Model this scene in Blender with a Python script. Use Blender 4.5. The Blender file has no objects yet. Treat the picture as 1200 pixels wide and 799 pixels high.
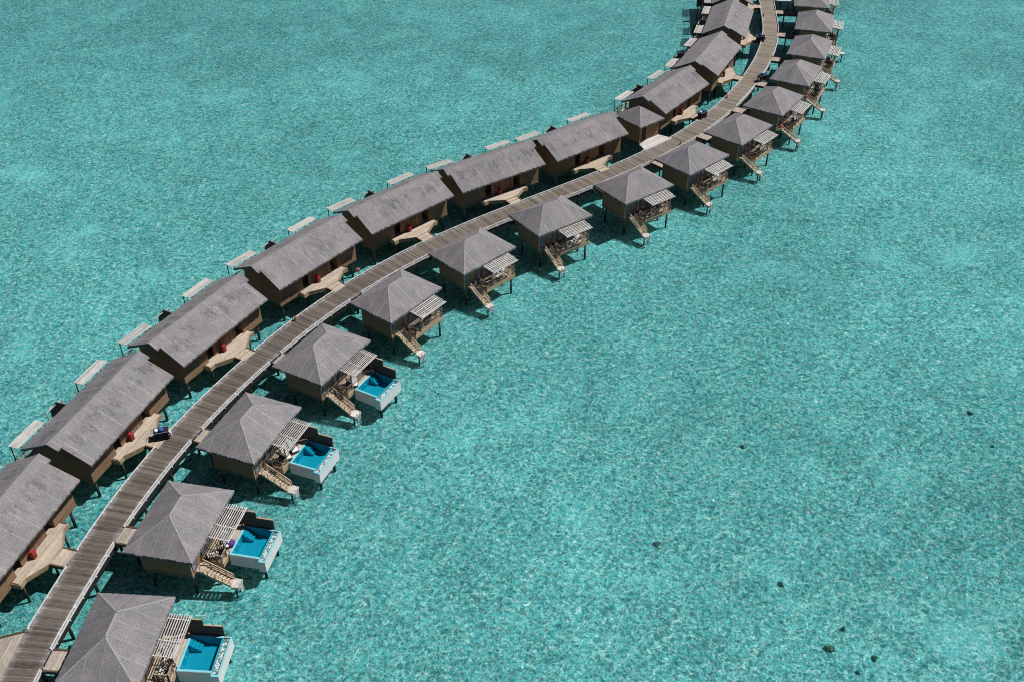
import bpy, math, random
from mathutils import Vector, Matrix
random.seed(7)
S = 1.2            # metres per modelling unit
EAVE = 5.1         # eave height above the water, metres
SC = bpy.context.scene
COL = SC.collection
SUN_AZ, SUN_K = math.radians(74), 0.66      # azimuth from +Y towards +X, cotangent of elevation
SEABED = -1.0

# ------------------------------------------------------------------ nodes
class NT:
    def __init__(s, name):
        s.m = bpy.data.materials.new(name); s.m.use_nodes = True
        s.t = s.m.node_tree; s.t.nodes.clear()
    def n(s, typ, **kw):
        nd = s.t.nodes.new(typ)
        for k, v in kw.items():
            if k.startswith('i_'):
                key = k[2:]
                key = int(key) if key.isdigit() else key.replace('_', ' ')
                sock = nd.inputs[key]
                if hasattr(v, 'links') or isinstance(v, bpy.types.NodeSocket): s.t.links.new(v, sock)
                else: sock.default_value = v
            else: setattr(nd, k, v)
        return nd
    def math(s, op, a, b=None, c=None, clamp=False):
        nd = s.t.nodes.new('ShaderNodeMath'); nd.operation = op; nd.use_clamp = clamp
        for i, v in enumerate((a, b, c)):
            if v is None: continue
            if isinstance(v, bpy.types.NodeSocket): s.t.links.new(v, nd.inputs[i])
            else: nd.inputs[i].default_value = v
        return nd.outputs[0]
    def mix(s, f, a, b, blend='MIX'):
        nd = s.t.nodes.new('ShaderNodeMix'); nd.data_type = 'RGBA'; nd.blend_type = blend
        for sock, v in ((nd.inputs[0], f), (nd.inputs[6], a), (nd.inputs[7], b)):
            if isinstance(v, bpy.types.NodeSocket): s.t.links.new(v, sock)
            elif isinstance(v, (tuple, list)): sock.default_value = (*v, 1) if len(v) == 3 else v
            else: sock.default_value = v
        return nd.outputs[2]
    def coord(s, which='Object'):
        return s.t.nodes.new('ShaderNodeTexCoord').outputs[which]
    def mapping(s, vec, scale=(1, 1, 1), loc=(0, 0, 0), rot=(0, 0, 0)):
        return s.n('ShaderNodeMapping', i_Vector=vec, i_Scale=scale, i_Location=loc, i_Rotation=rot).outputs[0]
    def noise(s, vec, scale, detail=3, rough=.55, dist=0.):
        return s.n('ShaderNodeTexNoise', i_Vector=vec, i_Scale=scale, i_Detail=detail, i_Roughness=rough, i_Distortion=dist).outputs[0]
    def ramp(s, f, a, b, lo=0., hi=1.):
        nd = s.t.nodes.new('ShaderNodeMapRange'); nd.clamp = True
        for i, v in enumerate((f, a, b, lo, hi)):
            if isinstance(v, bpy.types.NodeSocket): s.t.links.new(v, nd.inputs[i])
            else: nd.inputs[i].default_value = v
        return nd.outputs[0]
    def rnd(s):
        return s.t.nodes.new('ShaderNodeObjectInfo').outputs['Random']
    def finish(s, color, rough=.8, bump=None, bstr=.3, bdist=.02, spec=.3, metallic=0.):
        b = s.n('ShaderNodeBsdfPrincipled', i_Roughness=rough, i_Metallic=metallic)
        if isinstance(color, bpy.types.NodeSocket): s.t.links.new(color, b.inputs['Base Color'])
        else: b.inputs['Base Color'].default_value = (*color, 1)
        b.inputs['Specular IOR Level'].default_value = spec
        if bump is not None:
            bn = s.n('ShaderNodeBump', i_Strength=bstr, i_Distance=bdist, i_Height=bump)
            s.t.links.new(bn.outputs[0], b.inputs['Normal'])
        o = s.n('ShaderNodeOutputMaterial', i_Surface=b.outputs[0])
        return s.m

def thatch(name, base, blotch, seam_w=1.45):
    k = NT(name); uv = k.coord('UV'); r = k.rnd()
    off = k.n('ShaderNodeCombineXYZ', i_X=k.math('MULTIPLY', r, 37.), i_Y=k.math('MULTIPLY', r, 11.), i_Z=k.math('MULTIPLY', r, 5.)).outputs[0]
    v = k.n('ShaderNodeVectorMath', operation='ADD', i_0=uv, i_1=off).outputs[0]
    sep = k.n('ShaderNodeSeparateXYZ', i_0=uv)
    fib = k.noise(k.mapping(v, (12, .9, 1)), 2.4, 5, .7)
    fine = k.noise(k.mapping(v, (5, 3, 1)), 5., 4, .7)
    big = k.noise(v, .42, 4, .6)
    speck = k.noise(k.mapping(v, (1.3, 1.0, 1)), 6.5, 3, .75)
    course = k.math('FRACT', k.math('ADD', k.math('MULTIPLY', sep.outputs[1], 3.6), k.math('MULTIPLY', big, 1.5)))
    val = k.math('ADD', k.ramp(fib, .3, .7, .66, 1.22), k.ramp(fine, .3, .7, -.42, .44))
    val = k.math('ADD', val, k.ramp(big, .3, .7, -.16, .14))
    val = k.math('ADD', val, k.ramp(course, 0., .3, -.07, .02))
    val = k.math('ADD', val, k.ramp(k.noise(k.mapping(v, (.9, 7, 1)), 2.4, 4, .7), .3, .7, -.09, .09))
    # pale joints between the thatch panels
    x = k.math('ADD', k.math('DIVIDE', sep.outputs[0], seam_w), k.math('MULTIPLY', r, 1.))
    cell = k.math('FLOOR', x); fr = k.math('FRACT', x)
    wn = k.n('ShaderNodeTexWhiteNoise', noise_dimensions='1D', i_W=k.math('ADD', cell, k.math('MULTIPLY', r, 90.))).outputs[0]
    line = k.ramp(k.math('ABSOLUTE', k.math('SUBTRACT', k.math('ADD', fr, k.ramp(k.noise(v, .9, 2), .3, .7, -.03, .03)), .5)), .02, .045, 1., 0.)
    st = k.math('MULTIPLY', line, k.ramp(wn, 0., 1., .10, .52))
    st = k.math('MULTIPLY', st, k.ramp(k.noise(k.mapping(v, (.4, 1.6, 1)), 1.3, 2), .30, .56, .25, 1.))
    val = k.math('ADD', val, st)
    tone = k.n('ShaderNodeTexWhiteNoise', noise_dimensions='1D', i_W=k.math('ADD', cell, k.math('MULTIPLY', r, 50.))).outputs[0]
    val = k.math('ADD', val, k.ramp(tone, 0., 1., -.05, .05))
    if blotch > 0:    # dark weather stains in streaks, mostly on the middle and upper courses
        b1 = k.noise(k.mapping(v, (1.7, .75, 1)), .75, 3, .6)
        zone = k.ramp(sep.outputs[1], .6, 1.2)
        zone = k.math('MULTIPLY', zone, k.ramp(sep.outputs[1], 3.6, 2.6))
        sp = k.math('MULTIPLY', k.ramp(b1, .47, .62), k.ramp(speck, .42, .62))
        val = k.math('SUBTRACT', val, k.math('MULTIPLY', k.math('MULTIPLY', sp, zone), blotch))
    else:
        sp = k.ramp(speck, .56, .7)
        val = k.math('SUBTRACT', val, k.math('MULTIPLY', sp, .16))
    hue = k.mix(k.ramp(big, .35, .65), base, (base[0]*1.04, base[1]*.97, base[2]*.93))
    cv = k.n('ShaderNodeCombineXYZ', i_X=val, i_Y=val, i_Z=val).outputs[0]
    c = k.mix(1., hue, cv, 'MULTIPLY')
    return k.finish(c, .95, k.math('ADD', fib, k.math('MULTIPLY', course, -.3)), .7, .05, .1)

def wood(name, base, plank=.14, axis=0, var=.25, gap=.35, grain=1., rough=.8, stain=None, tint=None):
    """timber with boards laid along the other axes; axis = object axis across the boards"""
    k = NT(name); o = k.coord('Object'); r = k.rnd()
    sep = k.n('ShaderNodeSeparateXYZ', i_0=o)
    x = k.math('DIVIDE', sep.outputs[axis], plank)
    cell = k.math('FLOOR', x); fr = k.math('FRACT', x)
    wn = k.n('ShaderNodeTexWhiteNoise', noise_dimensions='1D', i_W=k.math('ADD', cell, k.math('MULTIPLY', r, 77.))).outputs[0]
    sc = [1.2, 1.2, 1.2]; sc[axis] = 9.
    off = k.n('ShaderNodeVectorMath', operation='ADD', i_0=o, i_1=k.n('ShaderNodeCombineXYZ', i_X=k.math('MULTIPLY', r, 23.), i_Y=r, i_Z=k.math('MULTIPLY', wn, 7.)).outputs[0]).outputs[0]
    gr = k.noise(k.mapping(off, sc), 2.0, 4, .65)
    big = k.noise(off, .6, 3, .6)
    val = k.math('ADD', k.ramp(wn, 0, 1, 1 - var, 1 + var), k.ramp(gr, .3, .7, -.25 * grain, .25 * grain))
    val = k.math('ADD', val, k.ramp(big, .3, .7, -.16, .14))
    if gap:
        g = k.math('MULTIPLY', k.math('LESS_THAN', fr, .09), gap)
        val = k.math('MULTIPLY', val, k.math('SUBTRACT', 1., g))
    col = base if stain is None else k.mix(k.ramp(big, .45, .62), base, stain)
    cv = k.n('ShaderNodeCombineXYZ', i_X=val, i_Y=val, i_Z=val).outputs[0]
    c = k.mix(1., col, cv, 'MULTIPLY')
    return k.finish(c, rough, gr, .3, .01, .25)

def plain(name, base, rough=.6, var=.12, scale=3., spec=.3, metallic=0.):
    k = NT(name); o = k.coord('Object')
    n = k.math('ADD', k.ramp(k.noise(o, scale, 4, .65), .3, .7, 1 - var, 1 + var), 0.)
    cv = k.n('ShaderNodeCombineXYZ', i_X=n, i_Y=n, i_Z=n).outputs[0]
    return k.finish(k.mix(1., base, cv, 'MULTIPLY'), rough, None, spec=spec, metallic=metallic)

M = {}
M['thatch_hip'] = thatch('weathered_thatch', (.234, .233, .252), 0)
M['thatch_gable'] = thatch('stained_thatch', (.236, .235, .254), .62, 1.75)
M['ridge'] = plain('ridge_thatch', (.285, .28, .295), .95, .35, 9, .1)
M['soffit'] = plain('soffit_timber', (.055, .05, .045), .9, .2, 2)
M['under'] = plain('under_deck_shade', (.018, .015, .013), .9, .2, 2)  # near-black colour standing in for shade below the boardwalk
M['barge'] = plain('teal_bargeboard', (.03, .09, .13), .6, .15, 3)
M['wall_h'] = wood('horizontal_board_cladding', (.245, .158, .096), .16, 2, .10, .2)
M['wall_v'] = wood('vertical_board_cladding', (.20, .125, .08), .2, 1, .3, .5)
M['screen'] = wood('dark_screen_boards', (.085, .068, .055), .2, 2, .15, .3)
M['trimwall'] = plain('brown_floor_beam', (.19, .127, .078), .8, .2, 1.5)
M['deck'] = wood('pale_deck_boards', (.52, .435, .35), .16, 0, .14, .45, .9, stain=(.36, .31, .265))
M['deck_y'] = wood('grey_deck_boards', (.42, .365, .315), .16, 0, .2, .45, 1., stain=(.28, .25, .225))
M['fascia'] = wood('tan_fascia_timber', (.40, .30, .20), .3, 2, .12, .3)
M['trim'] = plain('dark_brown_timber', (.09, .055, .035), .8, .2, 4)
M['bleach'] = wood('sun_bleached_slats', (.53, .51, .50), .3, 0, .2, 0, 1.)
M['rustic'] = plain('rustic_pale_timber', (.50, .40, .29), .85, .3, 5)
M['railing'] = plain('brown_rail_timber', (.38, .28, .20), .85, .3, 5)
M['stilt'] = plain('wet_brown_timber', (.052, .045, .038), .8, .3, 2)
def mk_stilt():
    k = NT('tide_stained_timber'); o = k.coord('Object'); z = k.n('ShaderNodeSeparateXYZ', i_0=o).outputs[2]
    n = k.noise(k.mapping(o, (3, 3, .7)), 3., 4, .7)
    wet = k.ramp(k.math('ADD', z, k.ramp(n, .3, .7, -.25, .25)), .25, .6)     # tide mark with weed below it
    c = k.mix(wet, (.022, .026, .02), k.mix(k.ramp(n, .35, .65), (.075, .062, .05), (.14, .125, .11)))
    return k.finish(c, .8)
M['stilt'] = mk_stilt()
M['post'] = plain('grey_post_timber', (.15, .125, .10), .85, .3, 3)
M['kerb'] = plain('white_kerb_paint', (.60, .60, .62), .7, .14, 2.5)
M['white'] = plain('white_render', (.62, .635, .63), .7, .07, 1.2)
M['pool'] = plain('turquoise_pool_paint', (.022, .33, .43), .5, .04, 1.)
M['rim'] = plain('pale_blue_pool_rim', (.20, .56, .66), .5, .08, 2.)
M['pebble'] = None
M['towel'] = plain('white_towel', (.78, .77, .76), .9, .06, 6)
M['cushion'] = plain('charcoal_cushion', (.035, .033, .04), .9, .2, 6)
M['loungerframe'] = plain('dark_rattan', (.07, .05, .04), .8, .25, 9)
M['red'] = plain('red_painted_wood', (.33, .028, .03), .6, .2, 5)
M['orange'] = plain('terracotta_paint', (.42, .13, .06), .7, .15, 5)
M['pink'] = plain('faded_pink_plastic', (.70, .45, .43), .6, .1, 5)
M['navy'] = plain('dark_canvas', (.018, .019, .026), .9, .25, 5)
M['blue'] = plain('blue_cloth', (.03, .10, .32), .9, .2, 5)
M['paleblue'] = plain('pale_blue_rim', (.16, .27, .40), .7, .1, 5)
M['palepink'] = plain('pale_panel', (.62, .53, .54), .7, .1, 5)
M['black'] = plain('black_rubber', (.02, .02, .02), .9, .1, 5)
M['door'] = wood('dark_door_timber', (.035, .022, .016), .18, 0, .2, .4)
M['purple'] = plain('purple_fabric', (.09, .05, .25), .9, .15, 5)

def mk_pebble():
    k = NT('white_pebbles'); o = k.coord('Object')
    v = k.n('ShaderNodeTexVoronoi', i_Vector=o, i_Scale=5.5)
    c = k.mix(k.ramp(v.outputs['Distance'], .25, .6), (.8, .8, .78), (.10, .16, .18))
    return k.finish(c, .8)
M['pebble'] = mk_pebble()

def mk_glass():
    k = NT('blue_window_glass')
    return k.finish((.10, .17, .22), .08, spec=.9)
M['glass'] = mk_glass()

def mk_decking():
    k = NT('walkway_planks'); uv = k.coord('UV'); sep = k.n('ShaderNodeSeparateXYZ', i_0=uv)
    x, y = sep.outputs[0], sep.outputs[1]
    p = k.math('DIVIDE', y, .155); cell = k.math('FLOOR', p); fr = k.math('FRACT', p)
    wn = k.n('ShaderNodeTexWhiteNoise', noise_dimensions='1D', i_W=cell).outputs[0]
    wn2 = k.n('ShaderNodeTexWhiteNoise', noise_dimensions='1D', i_W=k.math('ADD', cell, 311.5)).outputs[0]
    grp = k.noise(k.mapping(uv, (.05, 1., 1)), .9, 3, .7)
    grp2 = k.noise(k.mapping(uv, (.02, .25, 1)), .5, 2, .6)
    streak = k.noise(k.n('ShaderNodeCombineXYZ', i_X=k.math('MULTIPLY', x, 1.1), i_Y=k.math('MULTIPLY', y, 9.), i_Z=k.math('MULTIPLY', wn, 9.)).outputs[0], 1.6, 4, .7)
    val = k.math('ADD', k.ramp(wn, 0, 1, .66, 1.3), k.ramp(streak, .3, .7, -.38, .42))
    val = k.math('ADD', val, k.ramp(grp, .3, .7, -.3, .26))
    val = k.math('ADD', val, k.math('MULTIPLY', k.math('GREATER_THAN', wn2, .95), .34))
    val = k.math('MULTIPLY', val, k.math('SUBTRACT', 1., k.math('MULTIPLY', k.math('LESS_THAN', fr, .1), .5)))
    edge = k.math('ADD', k.math('ABSOLUTE', x), k.ramp(k.noise(uv, 1.3, 3), .3, .7, -.22, .22))
    grey = k.ramp(edge, .95, 1.42)
    brown = k.mix(k.ramp(grp2, .4, .6), (.112, .094, .081), (.130, .113, .101))
    brown = k.mix(k.math('MULTIPLY', k.ramp(y, 60., 190.), .8), brown, (.27, .23, .19))  # far planks painted paler, imitating the sheen seen along the walk
    col = k.mix(k.math('MULTIPLY', grey, .7), brown, (.25, .238, .25))
    cv = k.n('ShaderNodeCombineXYZ', i_X=val, i_Y=val, i_Z=val).outputs[0]
    return k.finish(k.mix(1., col, cv, 'MULTIPLY'), .75, streak, .3, .01, .3)
M['decking'] = mk_decking()

def mk_seabed():
    k = NT('coral_sand'); o = k.coord('Object')
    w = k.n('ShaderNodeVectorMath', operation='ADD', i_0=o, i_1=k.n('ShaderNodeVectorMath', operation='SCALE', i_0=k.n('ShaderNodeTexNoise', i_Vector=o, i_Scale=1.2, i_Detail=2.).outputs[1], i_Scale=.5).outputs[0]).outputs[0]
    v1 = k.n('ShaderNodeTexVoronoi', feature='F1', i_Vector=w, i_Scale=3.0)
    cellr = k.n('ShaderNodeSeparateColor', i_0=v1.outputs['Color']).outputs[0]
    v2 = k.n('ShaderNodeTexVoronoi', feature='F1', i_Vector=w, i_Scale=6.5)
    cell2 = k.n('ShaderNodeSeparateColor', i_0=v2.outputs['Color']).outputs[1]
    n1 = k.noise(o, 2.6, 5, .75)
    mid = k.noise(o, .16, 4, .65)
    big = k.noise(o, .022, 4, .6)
    rubble_caustics = k.math('ADD', k.math('MULTIPLY', cellr, .5), k.math('MULTIPLY', cell2, .5))  # rubble speckle of the sand, also painting in the mottle of caustic light
    rubble_caustics = k.math('ADD', rubble_caustics, k.ramp(n1, .32, .68, -.42, .42))
    rubble_caustics = k.math('ADD', rubble_caustics, k.ramp(mid, .3, .7, -.12, .12))
    f = k.ramp(rubble_caustics, .05, .95)
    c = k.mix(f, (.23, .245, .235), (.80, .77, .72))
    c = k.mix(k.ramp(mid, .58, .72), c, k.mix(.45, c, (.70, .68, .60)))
    tone = k.ramp(big, .32, .68, .84, 1.12)
    # sand toned slightly paler towards the open water, standing in for shallower depth
    sp = k.n('ShaderNodeSeparateXYZ', i_0=o)
    open_ = k.ramp(k.math('ADD', k.math('MULTIPLY', sp.outputs[1], -1.), k.math('ADD', k.math('MULTIPLY', sp.outputs[0], .35), k.ramp(big, .3, .7, -40., 40.))), -240., -40., 1.0, 1.03)
    tone = k.math('MULTIPLY', tone, open_)
    patch = k.ramp(k.noise(k.mapping(o, (1, 1, 1), loc=(40, 17, 0)), .07, 4, .6), .60, .70)
    c = k.mix(k.math('MULTIPLY', patch, .7), c, (.78, .76, .72))
    cv = k.n('ShaderNodeCombineXYZ', i_X=tone, i_Y=tone, i_Z=tone).outputs[0]
    return k.finish(k.mix(1., c, cv, 'MULTIPLY'), .95, None, spec=.1)
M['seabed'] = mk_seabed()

def mk_water(name, tint, caustic_tint, caustics, bump_scale=1.):
    k = NT(name); o = k.coord('Object')
    w = k.n('ShaderNodeVectorMath', operation='ADD', i_0=o, i_1=k.n('ShaderNodeVectorMath', operation='SCALE', i_0=k.n('ShaderNodeTexNoise', i_Vector=o, i_Scale=1.6, i_Detail=4.).outputs[1], i_Scale=.8).outputs[0]).outputs[0]
    col = tint
    if caustics:  # caustic light painted as bright threads in the transmission tint
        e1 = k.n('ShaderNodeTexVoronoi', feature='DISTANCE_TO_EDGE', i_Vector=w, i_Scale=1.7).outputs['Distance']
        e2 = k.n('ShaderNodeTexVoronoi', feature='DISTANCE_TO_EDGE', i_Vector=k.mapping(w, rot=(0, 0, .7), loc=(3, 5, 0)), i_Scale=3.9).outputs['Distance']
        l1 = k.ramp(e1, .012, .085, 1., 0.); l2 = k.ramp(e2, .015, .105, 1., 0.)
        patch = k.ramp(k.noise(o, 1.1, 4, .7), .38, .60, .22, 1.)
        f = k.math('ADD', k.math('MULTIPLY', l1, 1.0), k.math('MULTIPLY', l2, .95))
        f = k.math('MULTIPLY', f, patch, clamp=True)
        col = k.mix(f, tint, caustic_tint)
    hgt = k.math('ADD', k.noise(k.mapping(o, (1, 1.25, 1), rot=(0, 0, .5)), 1.8 * bump_scale, 4, .6, .4), k.math('MULTIPLY', k.noise(o, .35, 2), 1.2))
    bn = k.n('ShaderNodeBump', i_Strength=.55, i_Distance=.12, i_Height=hgt).outputs[0]
    fr = k.n('ShaderNodeFresnel', i_IOR=1.33, i_Normal=bn).outputs[0]
    tr = k.n('ShaderNodeBsdfTransparent')
    if isinstance(col, bpy.types.NodeSocket): k.t.links.new(col, tr.inputs[0])
    else: tr.inputs[0].default_value = (*col, 1)
    gl = k.n('ShaderNodeBsdfGlossy', i_Roughness=.12, i_Normal=bn)
    mx = k.n('ShaderNodeMixShader', i_0=fr, i_1=tr.outputs[0], i_2=gl.outputs[0])
    k.n('ShaderNodeOutputMaterial', i_Surface=mx.outputs[0])
    return k.m
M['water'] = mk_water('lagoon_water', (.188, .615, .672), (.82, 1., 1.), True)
M['poolwater'] = mk_water('pool_water_surface', (.38, .85, .92), None, False, .6)

# ------------------------------------------------------------------ mesh builder (modelling units: v seaward, u along, z from eave)
def W(v, u, z): return Vector((v * S, u * S, z * S + EAVE))
class MB:
    def __init__(s): s.v = []; s.f = []; s.mi = []; s.uv = {}; s.cur = 0
    def add(s, pts): b = len(s.v); s.v += [tuple(p) for p in pts]; return b
    def face(s, idx, uv=None):
        if uv: s.uv[len(s.f)] = uv
        s.f.append(tuple(idx)); s.mi.append(s.cur)
    def hexa(s, P):
        b = s.add(P)
        for q in ((3, 2, 1, 0), (4, 5, 6, 7), (0, 1, 5, 4), (1, 2, 6, 5), (2, 3, 7, 6), (3, 0, 4, 7)): s.face([b + i for i in q])
    def box(s, v0, v1, u0, u1, z0, z1):
        s.hexa([W(v0, u0, z0), W(v1, u0, z0), W(v1, u1, z0), W(v0, u1, z0), W(v0, u0, z1), W(v1, u0, z1), W(v1, u1, z1), W(v0, u1, z1)])
    def bar(s, p, q, w, h=None, world=False):
        h = h or w
        a = Vector(p) if world else W(*p); b = Vector(q) if world else W(*q)
        k = 1 if world else S
        d = (b - a); L = d.length
        if L < 1e-6: return
        d.normalize(); up = Vector((0, 0, 1)) if abs(d.z) < .95 else Vector((0, 1, 0))
        x = d.cross(up).normalized() * (w * k / 2); y = x.cross(d).normalized() * (h * k / 2)
        s.hexa([a - x - y, a + x - y, a + x + y, a - x + y, b - x - y, b + x - y, b + x + y, b - x + y])
    def tube(s, p, q, r, n=8, r2=None, world=False):
        a = Vector(p) if world else W(*p); b = Vector(q) if world else W(*q); k = 1 if world else S
        r2 = r if r2 is None else r2
        d = (b - a).normalized(); up = Vector((0, 0, 1)) if abs(d.z) < .95 else Vector((0, 1, 0))
        x = d.cross(up).normalized(); y = x.cross(d).normalized()
        ring = lambda c, rr: [c + (x * math.cos(t) + y * math.sin(t)) * rr * k for t in [2 * math.pi * i / n for i in range(n)]]
        i0 = s.add(ring(a, r)); i1 = s.add(ring(b, r2))
        for i in range(n): s.face((i0 + i, i0 + (i + 1) % n, i1 + (i + 1) % n, i1 + i))
        s.face([i0 + i for i in range(n)][::-1]); s.face([i1 + i for i in range(n)])
    def prism(s, poly, z0, z1, world=False):
        n = len(poly)
        f = (lambda p, z: Vector((p[0], p[1], z))) if world else (lambda p, z: W(p[0], p[1], z))
        a = sum(poly[i][0] * poly[(i + 1) % n][1] - poly[(i + 1) % n][0] * poly[i][1] for i in range(n))
        if a < 0: poly = poly[::-1]
        i0 = s.add([f(p, z0) for p in poly]); i1 = s.add([f(p, z1) for p in poly])
        s.face([i0 + i for i in range(n)][::-1]); s.face([i1 + i for i in range(n)])
        for i in range(n): s.face((i0 + i, i0 + (i + 1) % n, i1 + (i + 1) % n, i1 + i))
    def extrude_profile(s, prof, u0, u1):
        n = len(prof); i0 = s.add([W(v, u0, z) for v, z in prof]); i1 = s.add([W(v, u1, z) for v, z in prof])
        s.face([i0 + i for i in range(n)]); s.face([i1 + i for i in range(n)][::-1])
        for i in range(n): s.face((i0 + (i + 1) % n, i0 + i, i1 + i, i1 + (i + 1) % n))
    def slab(s, A, B, C, D, n, m, th, jit=.004, rag=.07, hem=None, rims=(1, 1, 1, 1), lift=0.):
        """sloping thatch slab: A,B ridge ends; C,D eave ends (A above C, B above D). Surface uneven, eave ragged."""
        A, B, C, D = (W(*p) for p in (A, B, C, D)); T = Vector((0, 0, th * S))
        axis = (D - C).normalized(); P = {}
        nrm = (D - C).cross(A - C).normalized()
        if nrm.z < 0: nrm = -nrm
        o = C; top = []
        uvs = []
        for j in range(m + 1):
            t = j / m
            for i in range(n + 1):
                q = i / n
                e = (A.lerp(B, q)).lerp(C.lerp(D, q), t)
                uvs.append(((e - o).dot(axis), ((e - o) - axis * (e - o).dot(axis)).length if False else (A - e).length if n == 0 else abs(((e - A) - axis * (e - A).dot(axis)).length)))
                sag = -lift * math.sin(math.pi * t) * S
                if 0 < i < n and 0 < j < m: e = e + nrm * random.uniform(-jit, jit) * S
                if j == m and 0 < i < n:
                    dn = ((C - A) - axis * (C - A).dot(axis)).normalized()
                    e = e + dn * random.uniform(-rag, rag * .6) * S
                e = e + nrm * sag
                top.append(e)
        b = s.add(top)
        for j in range(m):
            for i in range(n):
                q = [j * (n + 1) + i, (j + 1) * (n + 1) + i, (j + 1) * (n + 1) + i + 1, j * (n + 1) + i + 1]
                s.face([b + x for x in q], [uvs[x] for x in q])
        # rims and underside
        def strip(idx, flip):
            lo = s.add([Vector(s.v[b + x]) - T for x in idx])
            for i in range(len(idx) - 1):
                f = (b + idx[i], b + idx[i + 1], lo + i + 1, lo + i)
                s.face(f if not flip else f[::-1], [uvs[idx[i]], uvs[idx[i + 1]], uvs[idx[i + 1]], uvs[idx[i]]] if not flip else [uvs[idx[i]], uvs[idx[i + 1]], uvs[idx[i + 1]], uvs[idx[i]]][::-1])
        if rims[0]: strip([i for i in range(n + 1)], False)
        if rims[1]: strip([m * (n + 1) + i for i in range(n + 1)], True)
        if rims[2]: strip([j * (n + 1) for j in range(m + 1)], True)
        if rims[3]: strip([j * (n + 1) + n for j in range(m + 1)], False)
        lo = s.add([p - T for p in (A, C, D, B)])
        c0 = s.cur; s.cur = 1; s.face((lo, lo + 3, lo + 2, lo + 1)); s.cur = c0
    def build(s, name, mats, parent=None, smooth=False):
        me = bpy.data.meshes.new(name); me.from_pydata(s.v, [], s.f)
        if not isinstance(mats, (list, tuple)): mats = [mats]
        for m in mats: me.materials.append(m)
        if len(mats) > 1: me.polygons.foreach_set('material_index', s.mi)
        if s.uv:
            l = me.uv_layers.new(name='UVMap')
            for fi, uv in s.uv.items():
                for li, c in zip(me.polygons[fi].loop_indices, uv): l.data[li].uv = c
        if smooth: me.polygons.foreach_set('use_smooth', [True] * len(me.polygons))
        me.update()
        o = bpy.data.objects.new(name, me); COL.objects.link(o)
        if parent: o.parent = parent
        return o

def tag(o, label=None, cat=None, group=None, kind=None):
    for k, v in (('label', label), ('category', cat), ('group', group), ('kind', kind)):
        if v: o[k] = v
    return o
def empty(name, loc=(0, 0, 0), rz=0.):
    o = bpy.data.objects.new(name, None); o.empty_display_size = .5; COL.objects.link(o)
    o.location = loc; o.rotation_euler = (0, 0, rz); return o
KIDS = {}
def kids(o): return [c for c in COL.objects if c.parent == o]
def copy_tree(o, parent=None, km=None):
    km = km if km is not None else kidmap()
    c = o.copy(); COL.objects.link(c)
    if parent: c.parent = parent
    for ch in km.get(o.name, []): copy_tree(ch, c, km)
    return c
def kidmap():
    km = {}
    for c in COL.objects:
        if c.parent: km.setdefault(c.parent.name, []).append(c)
    return km
def one(name, mats, parent, fn, **kw):
    b = MB(); fn(b); return b.build(name, mats, parent, **kw)

# ------------------------------------------------------------------ layout (modelling units; from the photograph's perspective)
PATH = [[-35.05, 38.2], [-34.72, 44.75], [-33.83, 51.25], [-32.67, 57.58], [-31.04, 63.63], [-28.97, 69.4], [-26.51, 74.94], [-23.72, 80.27], [-20.56, 85.38], [-16.99, 90.24], [-12.97, 94.82], [-8.52, 99.14], [-3.69, 103.22], [1.41, 107.14], [6.61, 110.99], [11.74, 114.89], [16.64, 118.94], [21.17, 123.21], [25.26, 127.74], [28.92, 132.54], [32.18, 137.59], [35.09, 142.85], [37.71, 148.29], [40.01, 153.92], [41.93, 159.79], [43.36, 165.96], [44.34, 172.41], [45.26, 178.89], [45.9, 186.]]
VILLAS = [[-27.83, 43.71, 4.22], [-26.24, 54.79, 11.41], [-22.9, 65.61, 21.16], [-18.08, 75.88, 29.04], [-11.85, 85.33, 37.58], [-4.27, 93.72, 45.69], [4.5, 101.06, 54.29], [14.75, 107.99, 53.6], [22.74, 115.03, 47.53], [29.98, 122.89, 41.54], [36.4, 131.46, 34.44], [41.67, 140.85, 28.11], [45.9, 150.57, 22.16], [49.15, 161.09, 17.14], [51.17, 171.79, 13.06], [53.0, 182.4, 10.]]
HOUSES = [[-40.45, 54.19, 13.78], [-36.58, 67.88, 18.42], [-30.89, 81.02, 28.5], [-23.0, 93.36, 37.53], [-13.59, 103.93, 45.97], [-2.72, 112.7, 54.9], [8.43, 120.63, 51.61], [21.92, 134.51, 37.18], [29.71, 147.1, 26.28], [35.22, 161.43, 16.59], [38.1, 175.75, 7.0]]
HUT = (17.35, 126.75, 52.)
HW = 1.29; ZB = -2.5

def catmull(P, per):
    out = []
    for i in range(len(P) - 1):
        p0 = Vector(P[max(i - 1, 0)]); p1 = Vector(P[i]); p2 = Vector(P[i + 1]); p3 = Vector(P[min(i + 2, len(P) - 1)])
        for k in range(per):
            t = k / per
            out.append(.5 * ((2 * p1) + (p2 - p0) * t + (2 * p0 - 5 * p1 + 4 * p2 - p3) * t * t + (3 * p1 - p0 - 3 * p2 + p3) * t ** 3))
    out.append(Vector(P[-1])); return out
CL = [p * S for p in catmull(PATH, 24)]
ARC = [0.]
for a, b in zip(CL, CL[1:]): ARC.append(ARC[-1] + (b - a).length)
TOTAL = ARC[-1]
def at(s, off=0.):
    s = min(max(s, 0.), TOTAL - 1e-4)
    lo, hi = 0, len(ARC) - 1
    while hi - lo > 1:
        m = (lo + hi) // 2
        if ARC[m] <= s: lo = m
        else: hi = m
    t = (s - ARC[lo]) / (ARC[hi] - ARC[lo]); p = CL[lo].lerp(CL[hi], t)
    a = CL[max(lo - 6, 0)]; b = CL[min(hi + 6, len(CL) - 1)]
    d = (b - a).normalized(); n = Vector((d.y, -d.x))
    return p + n * off, d, n
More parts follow.
